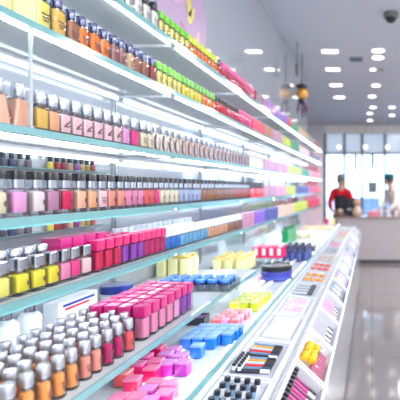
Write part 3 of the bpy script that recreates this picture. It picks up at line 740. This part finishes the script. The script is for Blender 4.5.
# ------------------------------------------------------------------ service counter at the far end
t=tag(empty('service_counter',(1.3,9.2,0)),'long taupe service counter with white top at the end of the aisle','counter')
cm=pr('taupe_laminate',(186,178,180),.35,0,.2,.5,(1.5,.03))
for i in range(4):
    M().box(-2.0+i*1.0+.002,-2.0+(i+1)*1.0-.002,-.3,-.27,.08,.89).build('front_board',cm,t,False)
M().box(-2.0,2.0,-.27,.3,.08,.89).build('carcass',cm,t,False); M().box(-1.95,1.95,-.26,.28,0,.08).build('plinth',pr('dark_plinth',(90,88,94),.4),t,False)
M().box(-2.03,2.03,-.33,.33,.8905,.93).build('worktop',pr('taupe_top',(150,132,128),.25),t,False)
ZT=.93
def on(px,Y): return (px-VX)*Y/F
t=tag(empty('cash_register',(on(347,9.28),9.28,ZT)),'black cash register on the service counter before the worker in red','cash register')
M().prof([(0,.4,.28,.02),(.06,.4,.28,.02),(.12,.36,.2,.02)]).build('body',BLACK,t); m=M(); m.rbox(.03,.34,.14,.36,.01,.004,.02); m.xf(Matrix.Rotation(math.pi/2,4,'Z')); m.build('screen',pr('dark_screen',(36,38,50),.15),t)
M().rbox(.05,.05,.11,.16,.01,.002).build('stand',BLACK,t)
for i in range(8): pass
t=tag(empty('ceramic_vase',(on(357,9.05),9.05,ZT)),'beige rounded vase with dried bunch on the service counter','vase')
M().lathe([(.05,0),(.085,.03),(.10,.09),(.08,.15),(.045,.19),(.05,.22),(.042,.21)],20).build('vase_body',pr('beige_ceramic',(214,188,160),.4),t)
M().lathe([(.03,.19),(.07,.24),(.08,.29),(.05,.33),(.01,.34)],14).build('dried_bunch',pr('dried_flowers',(196,160,130),.8,0,0,.2,(40,.3),.5),t)
t=tag(empty('ceramic_pot',(on(340,8.97),8.97,ZT)),'small brown pot with a cream lid beside the cash register','pot')
M().lathe([(.05,0),(.07,.03),(.07,.09),(.055,.11)],18).build('pot_body',pr('brown_ceramic',(130,92,84),.4),t); M().lathe([(.056,.111),(.05,.13),(.012,.14),(.012,.155)],18).build('lid',pr('cream_ceramic',(232,214,180),.4),t)
t=tag(empty('tissue_box',(on(373,9.05),9.05,ZT)),'pink tissue box on the service counter beside the beige vase','box')
M().rbox(.12,.24,0,.11,.006,.003).xf(Matrix.Rotation(math.pi/2,4,'Z')).build('box_body',plastic((226,130,150)),t); M().prof([(.1105,.05,.09,.02),(.14,.03,.07,.01),(.16,.01,.03,.004)]).build('tissue',WHITE,t)
for i,px in enumerate((381,388,396)):
    t=tag(empty('white_cup',(on(px,9.0),9.0,ZT)),f'white paper cup on the service counter, {ordn(i+1)} from the pink tissue box','cup','white cups on the service counter')
    M().lathe([(.035,0),(.045,.10),(.047,.105),(.043,.10)],16).build('cup_body',WHITE,t); M().lathe([(.044,.1055),(.048,.11),(.04,.118)],16).build('lid',pr('cup_lid',(232,238,242),.4),t)
t=tag(empty('bottle_stand',(on(384,9.25),9.25,ZT)),'pale glass bottle standing behind the white cups','bottle')
M().lathe([(.03,0),(.034,.004),(.034,.12),(.014,.16),(.014,.2)],14).build('glass_body',thin('pale_blue_glass',(200,225,240),(200,220,235),.4),t); M().lathe([(.016,.2),(.016,.225)],12).build('cap',WHITE,t)
# items at the near corner of the far counter
for i,(px,c,nmm) in enumerate(((327,(210,40,80),'crimson'),(333,(240,214,120),'yellow'))):
    t=tag(empty('gift_bag',(on(px,6.8),6.8,ZG+.0025)),f'small {nmm} gift bag on the far end of the white display counter','gift bag')
    M().prof([(0,.06,.10,.004),(.09,.07,.11,.004)]).build('bag_body',plastic(c),t); M().tube([(0,-.03,.09),(0,-.02,.13),(0,.02,.13),(0,.03,.09)],.004,6).build('handle',WHITE,t)
# things by the window
for i,(px,py0,py1,c,nm) in enumerate(((355.5,152,171,(176,190,60),'yellow green'),(372.5,153,169,(50,140,130),'teal'))):
    Yb=13.6; z1=H+(VY-py0)*Yb/F; z0=H+(VY-py1)*Yb/F
    t=tag(empty('hanging_banner',(on(px,Yb),Yb,z0)),f'narrow {nm} banner hanging in front of the bright window','banner')
    M().box(-.045,.045,-.004,.004,0,z1-z0).build('cloth',pr('banner_cloth',c,.8),t,False); M().tube([(-.06,0,z1-z0),(.06,0,z1-z0)],.008,6).build('rail',METAL,t); M().tube([(0,0,z1-z0),(0,0,CEIL-z0)],.004,5).build('cord',METAL,t)
for i,px in enumerate((339,365.5,387.5)):  # glowing globes added in place of ceiling spots reflected in the glass
    Yb=12.6; z=H+(VY-147)*Yb/F
    t=tag(empty('reflection_globe',(on(px,Yb),Yb,z)),f'white globe standing for a ceiling light reflection before the window, {ordn(i+1)} from the shelves','reflected light','window reflection globes')
    M().lathe([(.055*math.sin(math.pi*q/10),-.055*math.cos(math.pi*q/10)) for q in range(1,10)],18).build('globe',emit('reflection_glow',(255,250,240),1.6),t); M().tube([(0,0,.052),(0,0,CEIL-z)],.006,5).build('cord',METAL,t)
t=tag(empty('notice_stand',(on(372.5,13.2),13.2,0)),'small grey notice board on a post in front of the window','notice board')
M().lathe([(.18,0),(.18,.02),(.02,.03)],18).build('base',METAL,t); M().tube([(0,0,.03),(0,0,1.4)],.018,8).build('post',METAL,t); M().box(-.13,.13,-.03,-.018,1.36,1.68).build('board',pr('grey_board',(110,128,140),.5),t,False)
t=tag(empty('end_panel',(-1.35,8.4,0)),'tall pale pink display panel beyond the end of the shelves','display panel')
M().box(-.02,.42,-.03,.03,0,2.2).build('board',pr('pale_pink_board',(240,216,222),.5),t,False); M().box(.04,.34,-.034,-.0305,1.1,1.9).build('poster',pr('pink_poster',(236,150,168),.4),t,False)
# tables and planters beyond the glass
for i,(X,Yo,wd,hh,c,nm) in enumerate(((-.2,18,1.0,1.1,(120,150,190),'blue grey'),(.9,19,.9,.9,(150,170,200),'pale blue'),(2.3,19,1.2,1.3,(110,140,176),'slate blue'))):
    t=tag(empty('kiosk_block',(X,Yo,-.02)),f'{nm} kiosk standing outside beyond the shop window','kiosk')
    M().rbox(.6,wd,0,hh,.03,.01).xf(Matrix.Rotation(math.pi/2,4,'Z')).build('body',pr('kiosk_paint',c,.6),t); M().rbox(.7,wd+.1,hh+.001,hh+.06,.03,.01).xf(Matrix.Rotation(math.pi/2,4,'Z')).build('top',pr('kiosk_top',(210,218,228),.5),t)

# ------------------------------------------------------------------ people
def skin_mesh(name, verts, edges, radii, mat, parent, root=0, sub=2):
    me=bpy.data.meshes.new(name); me.from_pydata(verts,edges,[]); o=bpy.data.objects.new(name,me); COL.objects.link(o)
    o.modifiers.new('s','SKIN'); o.modifiers.new('ss','SUBSURF').levels=sub
    for i,r in enumerate(radii):
        sv=me.skin_vertices[0].data[i]; sv.radius=r if isinstance(r,tuple) else (r,r); sv.use_root=(i==root)
    dg=bpy.context.evaluated_depsgraph_get(); m2=bpy.data.meshes.new_from_object(o.evaluated_get(dg))
    bpy.data.objects.remove(o); bpy.data.meshes.remove(me)
    m2.materials.clear(); m2.materials.append(mat); m2.polygons.foreach_set('use_smooth',[True]*len(m2.polygons))
    o=bpy.data.objects.new(name,m2); COL.objects.link(o); o.parent=parent; return o
def person(loc, rz, label, shirt, trousers, hatcol, apron=None, lean=.08):
    t=tag(empty('person',loc,rz),label,'person')      # local: facing -Y, x to the figure's own side
    skin=pr('skin',(214,164,138),.5,0,0,.4); V=[];E=[];Rr=[]
    def a(p,r,par=None):
        V.append(p); Rr.append(r); i=len(V)-1
        if par is not None: E.append((par,i))
        return i
    L=lean
    pel=a((0,0,.95),(.16,.115)); wai=a((0,-.01-L*.2,1.10),(.14,.10),pel); che=a((0,-.02-L*.6,1.30),(.17,.115),wai); nk0=a((0,-L*.9,1.46),(.085,.075),che)
    nk=a((0,-.02-L,1.53),.056,nk0); h0=a((0,-.055-L,1.58),(.062,.075),nk); h1=a((0,-.065-L,1.655),(.078,.098),h0); h2=a((0,-.055-L,1.725),(.068,.088),h1)
    armpts=[]
    for s in (-1,1):
        sh=a((.175*s,-.01-L*.8,1.42),.062,nk0); el=a((.25*s,-.05-L,1.15),.045,sh); fo=a((.21*s,-.20-L,1.02),.036,el); wr=a((.16*s,-.31-L,.985),.026,fo)
        pm=a((.145*s,-.37-L,.978),(.036,.018),wr); armpts.append((sh,el,fo,wr,pm))
        for q,(dx,l) in enumerate(((-.027,.066),(-.009,.078),(.009,.074),(.026,.058))):
            b=a((.145*s+dx*s,-.405-L,.975),.0095,pm); c_=a((.145*s+dx*1.1*s,-.405-L-l*.55,.968),.0088,b); a((.145*s+dx*1.15*s,-.405-L-l,.952),.0075,c_)
        th=a((.145*s-.04*s,-.36-L,.972),.011,pm); a((.145*s-.058*s,-.395-L,.962),.009,th)
        hp=a((.095*s,0,.87),.092,pel); kn=a((.10*s,-.015,.49),.062,hp); an=a((.10*s,.015,.09),.042,kn); a((.105*s,-.13,.035),.034,an)
    skin_mesh('body',V,E,Rr,skin,t)
    # clothes
    cv=[V[i] for i in (pel,wai,che,nk0)]; ce=[(0,1),(1,2),(2,3)]; cr=[(.178,.132),(.158,.118),(.188,.134),(.098,.09)]
    for s,(sh,el,fo,wr,pm) in zip((-1,1),armpts):
        n=len(cv); cv+=[V[sh],V[el],V[fo]]; ce+=[(3,n),(n,n+1),(n+1,n+2)]; cr+=[.078,.06,.05]
    skin_mesh('shirt',cv,ce,cr,pr('shirt_cloth',shirt,.85,0,0,.2,(30,.08)),t)
    cv=[(0,0,.98)]; ce=[]; cr=[(.175,.13)]
    for s in (-1,1):
        n=len(cv); cv+=[(.095*s,0,.86),(.10*s,-.015,.49),(.10*s,.012,.12)]; ce+=[(0,n),(n,n+1),(n+1,n+2)]; cr+=[.108,.078,.068]
    skin_mesh('trousers',cv,ce,cr,pr('trouser_cloth',trousers,.85,0,0,.2,(30,.08)),t)
    for s in (-1,1):
        M().prof([(0,.25,.09,.03),(.03,.25,.09,.03),(.07,.16,.08,.03)],4).xf(Matrix.Translation((.102*s,-.055,0))@Matrix.Rotation(math.pi/2,4,'Z')).build('shoe',BLACK,t)
    hz=1.655; hy=-.065-L
    for s in (-1,1):
        M().lathe([(.004,0),(.011,.004),(.011,.008),(.004,.011)],10).xf(Matrix.Translation((.03*s,hy-.085,hz+.002))@Matrix.Rotation(math.pi/2,4,'X')).build('eye',BLACK,t)
        M().lathe([(.006,-.03),(.012,-.01),(.014,.012),(.006,.028)],10).xf(Matrix.Translation((.081*s,hy+.01,hz-.005))).build('ear',skin,t)
    M().loft([[(-.006,hy-.088,hz),(.006,hy-.088,hz),(0,hy-.09,hz+.012)],[(-.014,hy-.092,hz-.035),(.014,hy-.092,hz-.035),(0,hy-.116,hz-.03)]]).build('nose',skin,t)
    M().tube([(-.024,hy-.088,hz-.058),(0,hy-.094,hz-.06),(.024,hy-.088,hz-.058)],[.003,.006,.003],6).build('mouth',pr('lips',(176,90,86),.5),t)
    m=M(); m.loft([[(rx*math.cos(2*math.pi*k/20),hy+.018+ry*math.sin(2*math.pi*k/20),z) for k in range(20)] for rx,ry,z in ((.072,.075,1.60),(.086,.092,1.64),(.088,.098,1.70),(.084,.094,1.735))]); m.build('hair',pr('dark_hair',(40,32,32),.5),t)
    m=M(); m.loft([[(rx*math.cos(2*math.pi*k/20),hy+.008+ry*math.sin(2*math.pi*k/20),z) for k in range(20)] for rx,ry,z in ((.094,.11,1.705),(.097,.114,1.73),(.094,.108,1.775),(.07,.085,1.81),(.02,.03,1.822))]); hat=m.build('cap',pr('cap_cloth',hatcol,.8,0,0,.2,(40,.08)),t)
    m=M(); m.loft([[(.085*math.cos(math.pi*k/12)*(1 if z0 else 1),hy-.085-.085*math.sin(math.pi*k/12),1.712+z0-.02*math.sin(math.pi*k/12)) for k in range(13)] for z0 in (0,.008)]); m.build('visor',pr('cap_cloth',hatcol,.8,0,0,.2,(40,.08)),hat)
    if apron:
        m=M(); m.loft([[(-.15,-.12-L*.2,z),(.15,-.12-L*.2,z),(.15,-.138-L*.25,z),(-.15,-.138-L*.25,z)] if z<1.12 else [(-.11,-.147-L*.62,z),(.11,-.147-L*.62,z),(.11,-.165-L*.62,z),(-.11,-.165-L*.62,z)] for z in (.55,.95,1.1,1.34)]); m.build('apron',pr('apron_cloth',apron,.85),t)
        M().tube([(-.10,-.155-L*.6,1.33),(-.08,-.06-L,1.5),(0,.07-L,1.52),(.08,-.06-L,1.5),(.10,-.155-L*.6,1.33)],.008,6).build('neck_strap',pr('apron_cloth',apron,.85),t)
    return t
person((-.70,10.08,0),.1,'person in grey cap, red shirt and black apron working behind the service counter',(206,34,48),(50,50,60),(120,124,134),(38,36,42))
person((.56,9.95,0),-1.1,'person in dark teal cap and pale top bending at the service counter',(232,226,222),(120,122,134),(40,84,92),None,.14)

# ------------------------------------------------------------------ camera and colour
cd=bpy.data.cameras.new('camera'); cam=bpy.data.objects.new('camera',cd); COL.objects.link(cam); S.camera=cam
cam.location=(0,0,H); cam.rotation_euler=(math.pi/2,0,0)
cd.sensor_width=36; cd.lens=36*F/400; cd.shift_x=-(VX-200)/400; cd.shift_y=-(200-VY)/400
cd.clip_start=.05; cd.dof.use_dof=True; cd.dof.focus_distance=1.45; cd.dof.aperture_fstop=3.0
S.view_settings.view_transform='Standard'; S.view_settings.look='None'; S.view_settings.gamma=1; S.view_settings.use_curve_mapping=False
S.view_settings.exposure=0.76
cy=S.cycles
cy.max_bounces=9; cy.diffuse_bounces=4; cy.glossy_bounces=4; cy.transmission_bounces=6; cy.transparent_max_bounces=28
cy.caustics_reflective=False; cy.caustics_refractive=False; cy.sample_clamp_indirect=5; cy.sample_clamp_direct=0
